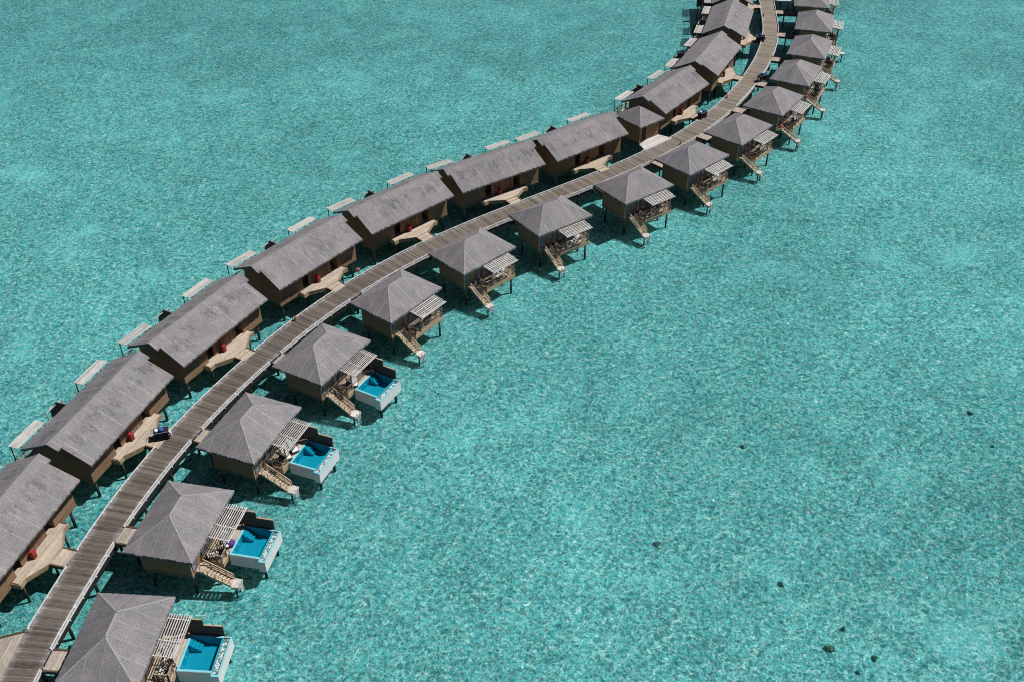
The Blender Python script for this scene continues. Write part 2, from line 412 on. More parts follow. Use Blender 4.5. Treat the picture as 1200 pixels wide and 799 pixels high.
def nearest(x, y):
    bi = min(range(len(CL)), key=lambda i: (CL[i].x - x) ** 2 + (CL[i].y - y) ** 2)
    return ARC[bi], (CL[bi] - Vector((x, y))).length
def local_to_world(pose, v, u):
    t = math.radians(pose[2]); return ((pose[0] + v * math.cos(t) + u * math.sin(t)) * S, (pose[1] - v * math.sin(t) + u * math.cos(t)) * S)
ZBW = ZB * S + EAVE       # walkway deck height in metres

# ------------------------------------------------------------------ setting: seabed, water
def sheet(name, size, z, mat):
    b = MB(); n = 24
    i0 = b.add([Vector((-size + 2 * size * i / n, -size + 2 * size * j / n + 800, z)) for j in range(n + 1) for i in range(n + 1)])
    for j in range(n):
        for i in range(n):
            q = j * (n + 1) + i; b.face((i0 + q, i0 + q + 1, i0 + q + n + 2, i0 + q + n + 1))
    return b.build(name, mat)
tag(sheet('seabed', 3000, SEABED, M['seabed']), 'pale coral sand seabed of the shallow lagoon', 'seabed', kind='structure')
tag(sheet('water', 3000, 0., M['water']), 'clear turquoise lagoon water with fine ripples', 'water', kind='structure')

# ------------------------------------------------------------------ boardwalk
bw = MB(); prev = None; N = int(TOTAL / .6)
for i in range(N + 1):
    s = TOTAL * i / N; p, d, n = at(s); h = (HW - .02) * S
    ring = []
    for o in (-h, -h / 2, 0, h / 2, h): q = p + n * o; ring.append(Vector((q.x, q.y, ZBW)))
    for o in (h, -h): q = p + n * o; ring.append(Vector((q.x, q.y, ZBW - .09)))
    b = bw.add(ring)
    if prev is not None:
        s0, s1 = TOTAL * (i - 1) / N, s
        for k, (o0, o1) in enumerate(((-h, -h / 2), (-h / 2, 0), (0, h / 2), (h / 2, h))):
            bw.face((prev + k, prev + k + 1, b + k + 1, b + k), [(o0, s0), (o1, s0), (o1, s1), (o0, s1)])
        bw.face((prev + 4, prev + 5, b + 5, b + 4), [(h, s0), (h, s0), (h, s1), (h, s1)])
        bw.face((prev + 5, prev + 6, b + 6, b + 5), [(h, s0), (-h, s0), (-h, s1), (h, s1)])
        bw.face((prev + 6, prev + 0, b + 0, b + 6), [(-h, s0), (-h, s0), (-h, s1), (-h, s1)])
    prev = b
board = tag(bw.build('boardwalk', M['decking']), 'long curving timber boardwalk with white kerbs over the lagoon', 'boardwalk', kind='structure')

gapsR, gapsL = [], []
for i, V in enumerate(VILLAS):
    x, y = local_to_world(V, -6.8, -.35); gapsR.append((nearest(x, y)[0], 1.02))
for i, H in enumerate(HOUSES):
    x, y = local_to_world(H, 6.8, .22); gapsL.append((nearest(x, y)[0], .98))
x, y = 17.9 * S, 122.6 * S; gapsL.append((nearest(19.6 * S, 123.6 * S)[0], 2.9))
x, y = -35.3 * S, 42.6 * S; gapsL.append((nearest(x, y)[0], 4.3))
def run_kerb(s0, s1, side):
    """one length of kerb rail on its blocks with the fascia below"""
    b = MB(); n = max(2, int((s1 - s0) / 1.2)); o1, o2 = side * (HW - .085) * S, side * (HW - .01) * S
    def strip(oa, ob, za, zb):
        pr = None
        for i in range(n + 1):
            s = s0 + (s1 - s0) * i / n; p, d, nn = at(s)
            A = p + nn * oa; B = p + nn * ob
            q = b.add([(A.x, A.y, za), (B.x, B.y, za), (B.x, B.y, zb), (A.x, A.y, zb)])
            if pr is not None:
                for k in range(4): b.face((pr + k, pr + (k + 1) % 4, q + (k + 1) % 4, q + k))
            if i in (0, n): b.face((q, q + 1, q + 2, q + 3) if i else (q + 3, q + 2, q + 1, q))
            pr = q
    strip(o1, o2, ZBW + .10, ZBW + .2)
    strip(side * (HW + .005) * S, side * (HW + .04) * S, ZBW - .24, ZBW - .01)
    k = b.build('kerb', M['kerb'], board); b = MB()
    strip(side * (HW - .16) * S, side * (HW - .03) * S, ZBW - .95, ZBW - .43); b.build('shade_strip', M['under'], k); b = MB()  # dark strip added under the kerb to imitate the shade beneath the walkway
    m = max(2, int((s1 - s0) / 1.5))
    for i in range(m + 1):
        s = s0 + .15 + (s1 - s0 - .3) * i / m; p, d, nn = at(s); c = p + nn * (o1 + o2) / 2
        b.bar((c.x - d.x * .12, c.y - d.y * .12, ZBW + .055), (c.x + d.x * .12, c.y + d.y * .12, ZBW + .055), .12, .105, world=True)
    b.build('kerb_block', M['kerb'], k)
for side, gaps in ((-1, gapsL), (1, gapsR)):
    cuts = sorted(gaps); s = 0.
    for c, h in cuts + [(TOTAL + 1, .5)]:
        e = min(c - h, TOTAL)
        if e - s > .6: run_kerb(s, e, side)
        s = c + h
nb = 84
for i in range(nb):
    s = TOTAL * (i + .5) / nb; p, d, n = at(s); b = MB()
    A = p - n * (HW + .09) * S; B = p + n * (HW + .09) * S; z = ZBW - .32
    b.bar((A.x, A.y, z), (B.x, B.y, z), .09, .1, world=True); b.build('crossbeam', M['kerb'], board)
    if i % 2 == 0:
        for sd in (-1, 1):
            c = p + n * sd * .95 * S; b = MB(); b.tube((c.x, c.y, SEABED - .3), (c.x, c.y, ZBW - .46), .15, 8, world=True); b.build('pile', M['stilt'], board, smooth=False)

# ------------------------------------------------------------------ shared builders
def stilt(v, u, parent, top=-2.72, r=.115, name='stilt', mat='stilt'):
    b = MB(); b.tube((v, u, (SEABED - .3 - EAVE) / S), (v, u, top), r, 8); return b.build(name, M[mat], parent)
def rail_run(b, p, q, z, h=.82, bays=None):
    L = math.hypot(q[0] - p[0], q[1] - p[1]); bays = bays or max(1, round(L / 1.0))
    P = lambda t, zz: (p[0] + (q[0] - p[0]) * t, p[1] + (q[1] - p[1]) * t, zz)
    j = lambda: random.uniform(-.03, .03)
    for i in range(bays + 1): b.bar(P(i / bays, z), P(i / bays, z + h + .06), .075)
    b.bar(P(0, z + h), P(1, z + h), .085, .06); b.bar(P(0, z + .14), P(1, z + .14), .05)
    for i in range(bays):
        b.bar(P(i / bays, z + .14 + j()), P((i + 1) / bays, z + h - .02 + j()), .045)
        b.bar(P(i / bays, z + h - .02 + j()), P((i + 1) / bays, z + .14 + j()), .04)
def slats(b, v0, v1, u0, u1, zi, zo, n, w, th=.035):
    for i in range(n):
        t = (i + .5) / n; v = v0 + (v1 - v0) * t; z = zi + (zo - zi) * t
        e = random.uniform(-.05, .05)
        b.box(v - w / 2, v + w / 2, u0 + e, u1 + random.uniform(-.05, .05), z, z + th)

def hip_roof(a, bb, r, h, parent, mat, n1=84, n2=64):
    b = MB(); th = .2
    b.slab((0, -r, h), (0, r, h), (bb, -a, 0), (bb, a, 0), n1, 7, th, rims=(0, 1, 0, 0), lift=0.)
    b.slab((0, r, h), (0, -r, h), (-bb, a, 0), (-bb, -a, 0), n1, 7, th, rims=(0, 1, 0, 0), lift=0.)
    b.slab((0, r, h), (0, r, h), (bb, a, 0), (-bb, a, 0), n2, 7, th, rims=(0, 1, 0, 0), lift=0.)
    b.slab((0, -r, h), (0, -r, h), (-bb, -a, 0), (bb, -a, 0), n2, 7, th, rims=(0, 1, 0, 0), lift=0.)
    ro = b.build('roof', [mat, M['soffit']], parent)
    c = MB()
    def strip(p0, p1, d, w=.10, t=.018):
        q = lambda p, z: W(p[0], p[1], p[2] + z)
        e0 = [p0[x] + d[x] * w for x in range(3)]; e1 = [p1[x] + d[x] * w for x in range(3)]
        c.hexa([q(p0, -.02), q(e0, -.02), q(e1, -.02), q(p1, -.02), q(p0, t), q(e0, t), q(e1, t), q(p1, t)])
    dl = math.hypot(bb, h)
    for sv in (-1, 1):
        strip((0, -r, h), (0, r, h), (sv * bb / dl, 0, -h / dl))
        for su in (-1, 1):
            strip((0, su * r, h), (sv * bb, su * a, 0), (0, -su, 0)); strip((0, su * r, h), (sv * bb, su * a, 0), (-sv, 0, 0))
    c.build('ridge_cap', M['ridge'], ro)
    return ro

def window(parent, v, u0, u1, z0, z1, face=1):
    """window set in a wall that faces +v (seaward)"""
    f = MB(); w = .05
    f.box(v, v + .035, u0, u0 + w, z0, z1); f.box(v, v + .035, u1 - w, u1, z0, z1)
    f.box(v, v + .035, u0 + w, u1 - w, z1 - w, z1); f.box(v, v + .035, u0 + w, u1 - w, z0, z0 + w)
    fo = f.build('window', M['trim'], parent)
    one('pane', M['glass'], fo, lambda b: b.box(v + .004, v + .018, u0 + w, u1 - w, z0 + w, z1 - w))

# ------------------------------------------------------------------ hip-roofed villa
def make_villa(pool):
    r = empty('water_villa')
    hip_roof(3.872, 2.892, 1.051, 1.687, r, M['thatch_hip'])
    wall = one('wall', M['wall_h'], r, lambda b: b.box(-2.05, 2.05, -3.12, 3.12, -2.6, .12))
    one('floor_frame', M['trimwall'], r, lambda b: b.box(-2.075, 2.075, -3.15, 3.15, -2.78, -2.603))
    for u0, u1 in ((-2.95, -2.25), (-1.35, -.75), (-.55, .15), (.45, 1.35)): window(wall, 2.052, u0, u1, -2.3, -.35)
    one('door', M['door'], wall, lambda b: b.box(2.052, 2.085, 1.55, 2.5, -2.45, -.45))
    one('corner_post', M['fascia'], wall, lambda b: b.box(1.98, 2.10, -3.17, -3.05, -2.6, .05))
    for v in (-1.75, 1.75):
        for u in (-2.75, 0, 2.75): stilt(v, u, r)
    dv = 3.87
    def deck(b):
        b.box(2.08, dv - .04, -1.5, 2.62, -2.62, -2.5)
        b.box(2.08, 2.75, -2.65, -1.502, -2.62, -2.5)
    dk = one('terrace', M['deck'], r, deck)
    def fas(b):
        b.box(dv - .038, dv + .04, -1.56, 2.68, -2.95, -2.47)
        b.box(2.1, dv - .04, -1.56, -1.502, -2.95, -2.47); b.box(2.1, dv - .04, 2.622, 2.68, -2.95, -2.47)
    if pool:
        def fas(b):
            b.box(dv - .038, dv + .04, -1.56, -.66, -2.95, -2.47)
            b.box(2.1, dv - .04, -1.56, -1.502, -2.95, -2.47); b.box(2.1, dv - .04, 2.622, 2.68, -2.95, -2.47)
    one('terrace_fascia', M['fascia'], r, fas)
    for u in (-1.35, 2.35): stilt(3.6, u, r, -2.65, .11)
    def rails(b):
        if pool:
            rail_run(b, (3.8, -1.5), (3.8, -.72), -2.5); rail_run(b, (2.85, -1.5), (3.8, -1.5), -2.5); rail_run(b, (3.8, -.7), (2.9, -.35), -2.5)
        else:
            rail_run(b, (3.8, -1.5), (3.8, 2.6), -2.5, bays=4); rail_run(b, (2.85, -1.5), (3.8, -1.5), -2.5); rail_run(b, (2.2, 2.58), (3.8, 2.58), -2.5, bays=2)
    one('railing', M['railing'], r, rails)
    pg = empty('pergola'); pg.parent = r
    n, w = (10, .07) if pool else (8, .125)
    zi, zo = -.22, -.42
    one('slats', M['bleach'], pg, lambda b: slats(b, 2.62, 4.42, -1.08, 2.62, zi, zo, n, w))
    for u in (-.9, .25, 1.4, 2.4):
        one('rafter', M['post'], pg, lambda b: b.bar((2.3, u, zi - .04), (4.5, u, zo - .06), .05, .09))
    for u in (-.98, .3, 2.15): one('cross_bar', M['bleach'], pg, lambda b: b.bar((2.62, u, zi + .05), (4.4, u, zo + .055), .07, .03))
    one('edge_bar', M['bleach'], pg, lambda b: b.bar((4.46, -1.1, zo + .0), (4.46, 2.64, zo + .0), .07, .08))
    for u in (-.75, 2.45): one('post', M['post'], pg, lambda b: b.bar((3.86 if not pool else 3.78, u, -2.48), (3.86 if not pool else 3.78, u, -.42), .09))
    # staircase down to the water
    v0, v1, z0, z1, ua, ub = 2.45, 4.75, -2.5, -3.72, -2.62, -1.9
    st = empty('staircase'); st.parent = r
    def tread(b):
        n = 9
        for i in range(n):
            t = (i + .5) / n; v = v0 + (v1 - v0) * t; z = z0 + (z1 - z0) * t
            b.box(v - .12, v + .12, ua + .04, ub - .04, z - .03, z + .025)
    one('treads', M['rustic'], st, tread)
    for u in (ua, ub): one('stringer', M['rustic'], st, lambda b: b.bar((v0 - .1, u, z0 - .03), (v1 + .1, u, z1 - .08), .07, .2))
    def hr(b):
        for u in (ua, ub):
            for i in range(5):
                t = i / 4; v = v0 + (v1 - v0) * t; z = z0 + (z1 - z0) * t; b.bar((v, u, z), (v + random.uniform(-.05, .05), u + random.uniform(-.04, .04), z + .62), .055)
            b.bar((v0, u, z0 + .6), (v1, u, z1 + .58), .06); b.bar((v0, u, z0 + .3), (v1, u, z1 + .28), .045)
    one('handrail', M['rustic'], st, hr)
    one('landing', M['bleach'], st, lambda b: (b.box(4.72, 5.42, -2.72, -1.82, -3.8, -3.7), b.box(4.76, 5.38, -2.68, -1.86, -4.02, -3.803)))
    def lad(b):
        for u in (-2.6, -2.2): b.bar((5.5, u, -3.3), (5.62, u, -4.75), .05)
        for i in range(5): b.bar((5.52 + .02 * i, -2.6, -3.8 - .2 * i), (5.52 + .02 * i, -2.2, -3.8 - .2 * i), .04)
    one('ladder', M['bleach'], st, lad)
    for u in (-2.6, -1.95): stilt(5.1, u, st, -3.78, .075, 'landing_post')
    # bridge to the walkway
    br = one('entry_bridge', M['deck_y'], r, lambda b: b.box(-5.55, -2.08, -1.15, .45, -2.6, -2.49))
    for u in (-1.24, .54): one('edge_beam', M['trim'], br, lambda b: b.box(-5.52, -2.1, u - .07, u + .07, -2.74, -2.44))
    for u in (-1.0, .3): stilt(-4.1, u, r, -2.62, .09)
    if pool:
        pb = MB(); zt = -2.42; zf = -3.22; zb = -3.6; u0, u1 = -.62, 2.42; va, vb, vc, vd = 4.0, 6.42, 6.52, 7.0
        t = .12
        # painted basin: floor and inner walls
        pb.box(va + t, vb, u0 + t, u1 - t, zf - .1, zf)
        pb.box(va, va + t, u0, u1, zf, zt); pb.box(va + t, vb, u0, u0 + t, zf, zt); pb.box(va + t, vb, u1 - t, u1, zf, zt)
        pb.box(vb, vc, u0, u1, zf, zt - .03)
        po = pb.build('plunge_pool', M['pool'], r)
        def rim(b):
            b.box(va - .02, va + t + .03, u0 - .02, u1 + .02, zt + .003, zt + .03); b.box(va + t + .03, vc, u0 - .02, u0 + t + .02, zt + .003, zt + .03)
            b.box(va + t + .03, vc, u1 - t - .02, u1 + .02, zt + .003, zt + .03); b.box(vc, vd + .1, u0 - .30, u0 - .16, zt - .04, zt + .01); b.box(vc, vc + .1, u0 - .16, u0 - .02, zt - .04, zt + .01)
            b.box(vd - .02, vd + .1, u0 - .16, u1 + .02, zt - .04, zt + .01)
        one('pool_rim', M['rim'], po, rim)
        def shell(b):
            b.box(va - .03, vc, u0 - .04, u0 - .003, zb, zt); b.box(va - .03, vc, u1 + .003, u1 + .04, zb, zt)
            b.box(va - .03, va - .003, u0, u1, zb, zt); b.box(va - .03, vd, u0 - .04, u1 + .04, zb - .05, zb)
            b.box(vd, vd + .08, u0 - .28, u1 + .04, zb, zt - .043); b.box(vc, vd, u0 - .28, u0 - .18, zb, zt - .043); b.box(vc, vd, u1 - .02, u1 + .04, zb, zt - .043)
        one('pool_shell', M['white'], po, shell)
        one('pebble_trough', M['pebble'], po, lambda b: b.box(vc + .004, vd - .004, u0 - .176, u1 - .024, zt - .5, zt - .2))
        def steps(b):
            for i in range(4): b.box(va + t + .22 * i, va + t + .22 * (i + 1) - .004, u1 - t - .78, u1 - t - .2, zf, zt - .06 - .16 * i)
        one('pool_steps', M['pool'], po, steps)
        for u in (-.1, .7): one('pool_light', M['towel'], po, lambda b: b.box(va + t + .002, va + t + .03, u, u + .12, zt - .42, zt - .3))
        one('pool_water', M['poolwater'], po, lambda b: b.box(va + t + .004, vb - .002, u0 + t + .004, u1 - t - .004, zf + .004, zt - .035) if False else b.face([b.add([W(va + t + .002, u0 + t + .002, zt - .035), W(vb - .002, u0 + t + .002, zt - .035), W(vb - .002, u1 - t - .002, zt - .035), W(va + t + .002, u1 - t - .002, zt - .035)]) + i for i in range(4)]))
        for u in (-.3, 2.1): stilt(6.6, u, po, zb - .04, .12, 'pool_post')
        def scr(b):
            b.box(3.92, 5.15, 2.5, 2.58, -2.9, -.72); b.box(5.152, 6.55, 2.5, 2.58, -2.9, -1.35); b.box(2.1, 3.9, 2.69, 2.76, -2.6, -.72)
        sc = one('privacy_screen', M['screen'], r, scr)
        def cap(b):
            b.box(3.9, 5.17, 2.48, 2.60, -.718, -.68); b.box(5.17, 6.57, 2.48, 2.60, -1.348, -1.31)
        one('screen_cap', M['fascia'], sc, cap)
        one('pool_surround', M['deck'], r, lambda b: b.box(3.3, 3.965, -.3, 2.5, -2.497, -2.46))
    return r

ORD = ['first', 'second', 'third', 'fourth', 'fifth', 'sixth', 'seventh', 'eighth', 'ninth', 'tenth', 'eleventh', 'twelfth', 'thirteenth', 'fourteenth', 'fifteenth', 'sixteenth']
pv = make_villa(True); nv = make_villa(False)
kmv = kidmap()
villas = []; seen = {True: False, False: False}
for i, (x, y, t) in enumerate(VILLAS):
    pool = i < 4
    src = pv if pool else nv
    o = src if not seen[pool] else copy_tree(src, None, kmv)
    seen[pool] = True
    o.location = (x * S, y * S, 0); o.rotation_euler = (0, 0, -math.radians(t)); villas.append(o)
VLAB = {0: 'thatched villa with a turquoise plunge pool, cut off by the bottom edge',
        1: 'thatched pool villa second from the bottom, a purple beanbag beside its pool',
        2: 'thatched pool villa third from the bottom, two white loungers under its pergola',
        3: 'thatched pool villa fourth from the bottom, one white lounger on its pergola terrace',
        11: 'hip-roofed thatched villa beside the dark cart on its entry bridge',
        15: 'hip-roofed thatched villa at the very top, hidden beyond the last one'}
for i, o in enumerate(villas):
    tag(o, VLAB.get(i, f'hip-roofed thatched villa without a pool, {ORD[i]} from the bottom on the pool side'), 'villa', 'hip-roofed villas along the walkway')

# ------------------------------------------------------------------ long gabled house
def make_house():
    r = empty('long_house'); hr_, vf, vb = 1.753, 3.474, 3.42
    zs = lambda v: hr_ * (1 - abs(v) / vf)
    b = MB(); th = .17; vs = .9; L1, L2 = 6.573, 6.138
    b.slab((0, -L1, hr_), (0, L1, hr_), (vs, -L1, zs(vs)), (vs, L1, zs(vs)), 60, 3, th, rag=0.0, rims=(0, 0, 1, 1))
    b.slab((vs, -L2, zs(vs)), (vs, L2, zs(vs)), (vf, -L2, 0), (vf, L2, 0), 60, 6, th, rims=(0, 1, 1, 1))
    b.slab((0, L1, hr_), (0, -L1, hr_), (-vb, 6.37, .02), (-vb, -6.37, .02), 60, 8, th, rims=(0, 1, 1, 1))
    for su in (-1, 1):
        u0, u1 = sorted((su * L1, su * L2))
        c = b.add([W(vs, u0, zs(vs)), W(vs, u1, zs(vs)), W(vs, u1, zs(vs) - th), W(vs, u0, zs(vs) - th)]); b.face((c, c + 1, c + 2, c + 3)[::-1])
    # v distances along the lower slab restart at the step, so shift its texture down the slope
    ro = b.build('roof', [M['thatch_gable'], M['soffit']], r)
    me = ro.data; uvl = me.uv_layers['UVMap']
    for p in me.polygons:
        for li in p.loop_indices:
            co = me.vertices[me.loops[li].vertex_index].co
            if co.x > 1e-4: uvl.data[li].uv = (uvl.data[li].uv[0], math.hypot(co.x, (hr_ * S + EAVE) - co.z))
    one('ridge_cap', M['ridge'], ro, lambda m: m.bar((0, -L1 - .02, hr_), (0, L1 + .02, hr_), .12, .04))
    for su in (-1, 1):
        one('bargeboard', M['barge'], ro, lambda m: m.bar((-.04, su * (L1 + .03), hr_ - .13), (-vb, su * (6.37 + .03), -.12), .05, .16))
    def walls(m):
        top = lambda v: zs(v) - .2
        full = [(-2.62, -2.6), (2.62, -2.6), (2.62, top(2.62)), (0, top(0)), (-2.62, top(2.62))]
        mid = [(-2.62, -2.6), (1.55, -2.6), (1.55, top(1.55)), (0, top(0)), (-2.62, top(2.62))]
        m.extrude_profile(full, -5.68, -2.35); m.extrude_profile(mid, -2.348, 2.848); m.extrude_profile(full, 2.85, 5.68)
    wl = one('wall', M['wall_h'], r, walls)
    one('floor_frame', M['trimwall'], r, lambda m: m.box(-2.65, 2.65, -5.71, 5.71, -2.8, -2.603))
    one('porch_wall', M['wall_v'], wl, lambda m: m.box(2.42, 2.5, -1.4, 1.9, -2.4, -.05))
    for u0, u1 in ((-2.25, -1.5), (2.0, 2.75)):
        d = one('door', M['door'], wl, lambda m: m.box(1.553, 1.59, u0, u1, -2.4, -.6))
        one('handle', M['bleach'], d, lambda m: m.box(1.592, 1.63, u0 + .08, u0 + .12, -1.6, -1.4))
    for v in (-2.2, 2.2):
        for u in (-5.2, -1.8, 1.8, 5.2): stilt(v, u, r, -2.75, .13)
    poly = [(2.66, -3.08), (3.43, -3.05), (3.38, -2.4), (4.38, -.62), (4.33, 1.12), (3.36, 2.78), (3.42, 3.44), (2.66, 3.44)]
    inner = [(2.66, -3.0), (3.38, -2.98), (3.33, -2.38), (4.33, -.6), (4.28, 1.1), (3.31, 2.76), (3.37, 3.38), (2.66, 3.38)]
    def dk(m): m.prism(inner, -2.55, -2.42); m.box(1.6, 2.66, -2.34, 2.84, -2.55, -2.43)
    fd = one('front_deck', M['deck'], r, dk)
    def fd_f(m):
        n = len(poly)
        for i in range(n - 1):
            a, c = poly[i], poly[i + 1]; m.bar((a[0], a[1], -2.62), (c[0], c[1], -2.62), .07, .46)
    one('deck_fascia', M['fascia'], fd, fd_f)
    for u in (-3.02, 3.40): one('edge_beam', M['trim'], fd, lambda m: m.box(2.68, 3.3, u - .05, u + .05, -2.418, -2.36))
    def stp(m):
        m.box(4.40, 4.92, -.58, 1.02, -2.56, -2.45); m.box(4.97, 5.62, -.58, 1.02, -2.58, -2.49)
    sp = one('entry_steps', M['deck'], r, stp)
    for u in (-.66, 1.10): one('edge_beam', M['trim'], sp, lambda m: m.box(4.42, 5.5, u - .07, u + .07, -2.72, -2.42))
    for u in (-2.6, 0, 2.9): stilt(3.1 if u else 4.1, u, r, -2.6, .09)
    # the two back terraces with slatted sun roofs
    for u0, u1 in ((-6.45, -2.95), (2.35, 5.95)):
        pg = empty('sun_roof'); pg.parent = r
        one('slats', M['bleach'], pg, lambda m: slats(m, -4.68, -3.5, u0, u1, .06, .12, 7, .108))
        for u in (u0 + .3, (u0 + u1) / 2, u1 - .3): one('rafter', M['post'], pg, lambda m: m.bar((-2.75, u, .03), (-4.75, u, .0), .05, .09))
        for u in (u0 + .15, u1 - .15): one('post', M['trim'], pg, lambda m: m.bar((-4.55, u, -2.5), (-4.55, u, .04), .075))
        t = one('back_terrace', M['deck_y'], r, lambda m: m.box(-4.7, -2.68, u0 + .1, u1 - .1, -2.64, -2.5))
        one('railing', M['rustic'], t, lambda m: (rail_run(m, (-4.66, u0 + .15), (-4.66, u1 - .15), -2.5), rail_run(m, (-4.66, u0 + .15), (-2.9, u0 + .15), -2.5, bays=2), rail_run(m, (-4.66, u1 - .15), (-2.9, u1 - .15), -2.5, bays=2)))
        for u in (u0 + .4, u1 - .4): stilt(-4.4, u, r, -2.62, .1)
    def scr(m):
        i = m.add([W(-2.65, -.33, -2.7), W(-5.6, -.33, -2.7), W(-5.6, -.33, -1.3), W(-4.6, -.33, .0), W(-2.65, -.33, .0), W(-2.65, -.25, -2.7), W(-5.6, -.25, -2.7), W(-5.6, -.25, -1.3), W(-4.6, -.25, .0), W(-2.65, -.25, .0)])
        m.face([i + k for k in range(5)]); m.face([i + 9 - k for k in range(5)])
        for k in range(5): m.face((i + k, i + 5 + k, i + 5 + (k + 1) % 5, i + (k + 1) % 5))
    one('privacy_screen', M['screen'], r, scr)
    stilt(-5.3, -.29, r, -2.7, .1)
    one('tie_beam', M['bleach'], r, lambda m: (m.bar((-4.6, -1.65, -.25), (-4.6, .45, -.25), .07), m.bar((-4.6, .4, -.25), (-4.6, .4, -2.5), .07), m.bar((-4.6, -1.6, -.25), (-4.6, -1.6, -2.5), .07)))
    one('shower_deck', M['deck_y'], r, lambda m: m.box(-4.7, -2.68, -2.85, 2.25, -2.64, -2.5))
    return r
h0 = make_house(); kmh = kidmap(); houses = []
for i, (x, y, t) in enumerate(HOUSES):
    o = h0 if i == 0 else copy_tree(h0, None, kmh)
    o.location = (x * S, y * S, 0); o.rotation_euler = (0, 0, -math.radians(t)); houses.append(o)
HLAB = {0: 'long gabled thatched house cut off by the left edge of the picture', 1: 'long gabled thatched house with a dark cart parked at its entry steps',
        6: 'long gabled thatched house just before the small square-roofed hut', 7: 'long gabled thatched house just beyond the small square-roofed hut',
        10: 'long gabled thatched house cut off by the top edge of the picture'}
for i, o in enumerate(houses):
    tag(o, HLAB.get(i, f'long gabled thatched house, {ORD[i]} from the bottom on the far side of the walkway'), 'house', 'long gabled houses along the walkway')

# ------------------------------------------------------------------ small hut
def make_hut():
    x, y, t = HUT
    r = empty('small_hut', (x * S, y * S, 0), -math.radians(t))
    hip_roof(2.25, 2.55, .05, 1.45, r, M['thatch_hip'], 30, 30)
    wl = one('wall', M['wall_h'], r, lambda b: b.box(-2.0, 2.0, -1.75, 1.75, -2.6, .1))
    one('floor_frame', M['trimwall'], r, lambda b: b.box(-2.03, 2.03, -1.78, 1.78, -2.78, -2.603))
    one('door', M['door'], wl, lambda b: b.box(2.003, 2.03, -1.35, -.6, -2.45, -.5))
    one('corner_post', M['fascia'], wl, lambda b: b.box(1.95, 2.06, -1.8, -1.69, -2.6, .02))
    for v in (-1.6, 1.6):
        for u in (-1.4, 1.4): stilt(v, u, r)
    return tag(r, 'small square thatched hut squeezed between two long gabled houses', 'hut')
make_hut()
def pad(name, poly, z, mat, rot, label, beams=()):
    cx = sum(p[0] for p in poly) / len(poly); cy = sum(p[1] for p in poly) / len(poly)
    r = empty(name, (cx * S, cy * S, 0), rot); c, s_ = math.cos(-rot), math.sin(-rot)
    loc = lambda p: ((p[0] - cx) * c - (p[1] - cy) * s_, (p[0] - cx) * s_ + (p[1] - cy) * c)
    q = [loc(p) for p in poly]
    one('deck', mat, r, lambda b: b.prism(q, z - .12, z))
    for a, d in beams:
        A, B = q[a], q[d]; one('edge_beam', M['trim'], r, lambda b: b.bar((A[0], A[1], z - .05), (B[0], B[1], z - .05), .14, .26))
    for p in q:
        p = (p[0] * .8, p[1] * .8); stilt(p[0], p[1], r, z - .12, .1)
    return tag(r, label, 'deck')
pad('hut_ramp', [(17.15, 123.45), (17.75, 121.75), (21.75, 125.25), (19.6, 126.6)], -2.46, M['bleach'], -math.radians(50), 'bleached white timber ramp joining the small hut to the walkway')
pad('landing_deck', [(-35.9, 46.2), (-41.6, 44.3), (-42.2, 36.), (-36.35, 36.)], -2.46, M['deck_y'], -math.radians(4), 'broad grey timber deck joining the walkway at the bottom corner', [(0, 1)])
pad('arrival_deck', [(47.15, 179.6), (49.6, 179.3), (49.45, 177.9), (47.0, 178.2)], -2.46, M['bleach'], -math.radians(8), 'white timber landing beside the walkway at the top edge')

# ------------------------------------------------------------------ red boxes on the front decks
def red_box():
    r = empty('red_box')
    one('body', M['red'], r, lambda b: (b.box(-.17, .17, -.19, .19, -2.42, -1.8), b.box(-.2, .2, -.22, .22, -1.8, -1.73)))
    one('lid', M['red'], r, lambda b: b.prism([(-.16, -.18), (.16, -.18), (.16, .18), (-.16, .18)], -1.728, -1.66))
    one('hatch', M['trim'], r, lambda b: b.box(.172, .185, -.1, .1, -2.32, -2.0))
    return r
rb = red_box(); kmr = kidmap()
for i, H in enumerate(HOUSES[:10]):
    o = rb if i == 0 else copy_tree(rb, None, kmr)
    x, y = local_to_world(H, 2.85, -.35)
    o.location = (x, y, 0); o.rotation_euler = (0, 0, -math.radians(H[2]))
    tag(o, f'red box on the front deck of the {ORD[i]} long house from the bottom', 'box', 'red boxes on the front decks')

# ------------------------------------------------------------------ loungers
def lounger(cushion):
    r = empty('lounger')
    fr = one('frame', M['loungerframe'], r, lambda b: (b.box(-.32, .32, -.82, -.76, .2, .27), b.box(-.32, .32, .74, .8, .2, .27), b.box(-.32, -.26, -.76, .74, .2, .27), b.box(.26, .32, -.76, .74, .2, .27)))
    for sx in (-.27, .27):
        for sy in (-.7, .7): one('leg', M['loungerframe'], r, lambda b: b.box(sx - .03, sx + .03, sy - .03, sy + .03, .01, .2))
    one('mattress', cushion, r, lambda b: b.box(-.27, .27, -.76, .25, .272, .36))
    one('backrest', cushion, r, lambda b: b.hexa([W(-.27, .26, .3), W(.27, .26, .3), W(.27, .78, .62), W(-.27, .78, .62), W(-.27, .24, .38), W(.27, .24, .38), W(.27, .74, .7), W(-.27, .74, .7)]))
    return r
lw = lounger(M['towel']); ld = lounger(M['cushion']); kml = kidmap()
def towel(v, u, V, rot, label):
    b = MB(); b.box(-.23, .23, -.66, -.05, .365, .40); b.box(-.2, .2, .02, .2, .365, .45)
    o = b.build('towel', M['towel']); x, y = local_to_world(V, v, u); o.location = (x, y, -2.5 * S); o.rotation_euler = (0, 0, -math.radians(V[2]) + rot)
    tag(o, label, 'towel', 'white towels on dark loungers')
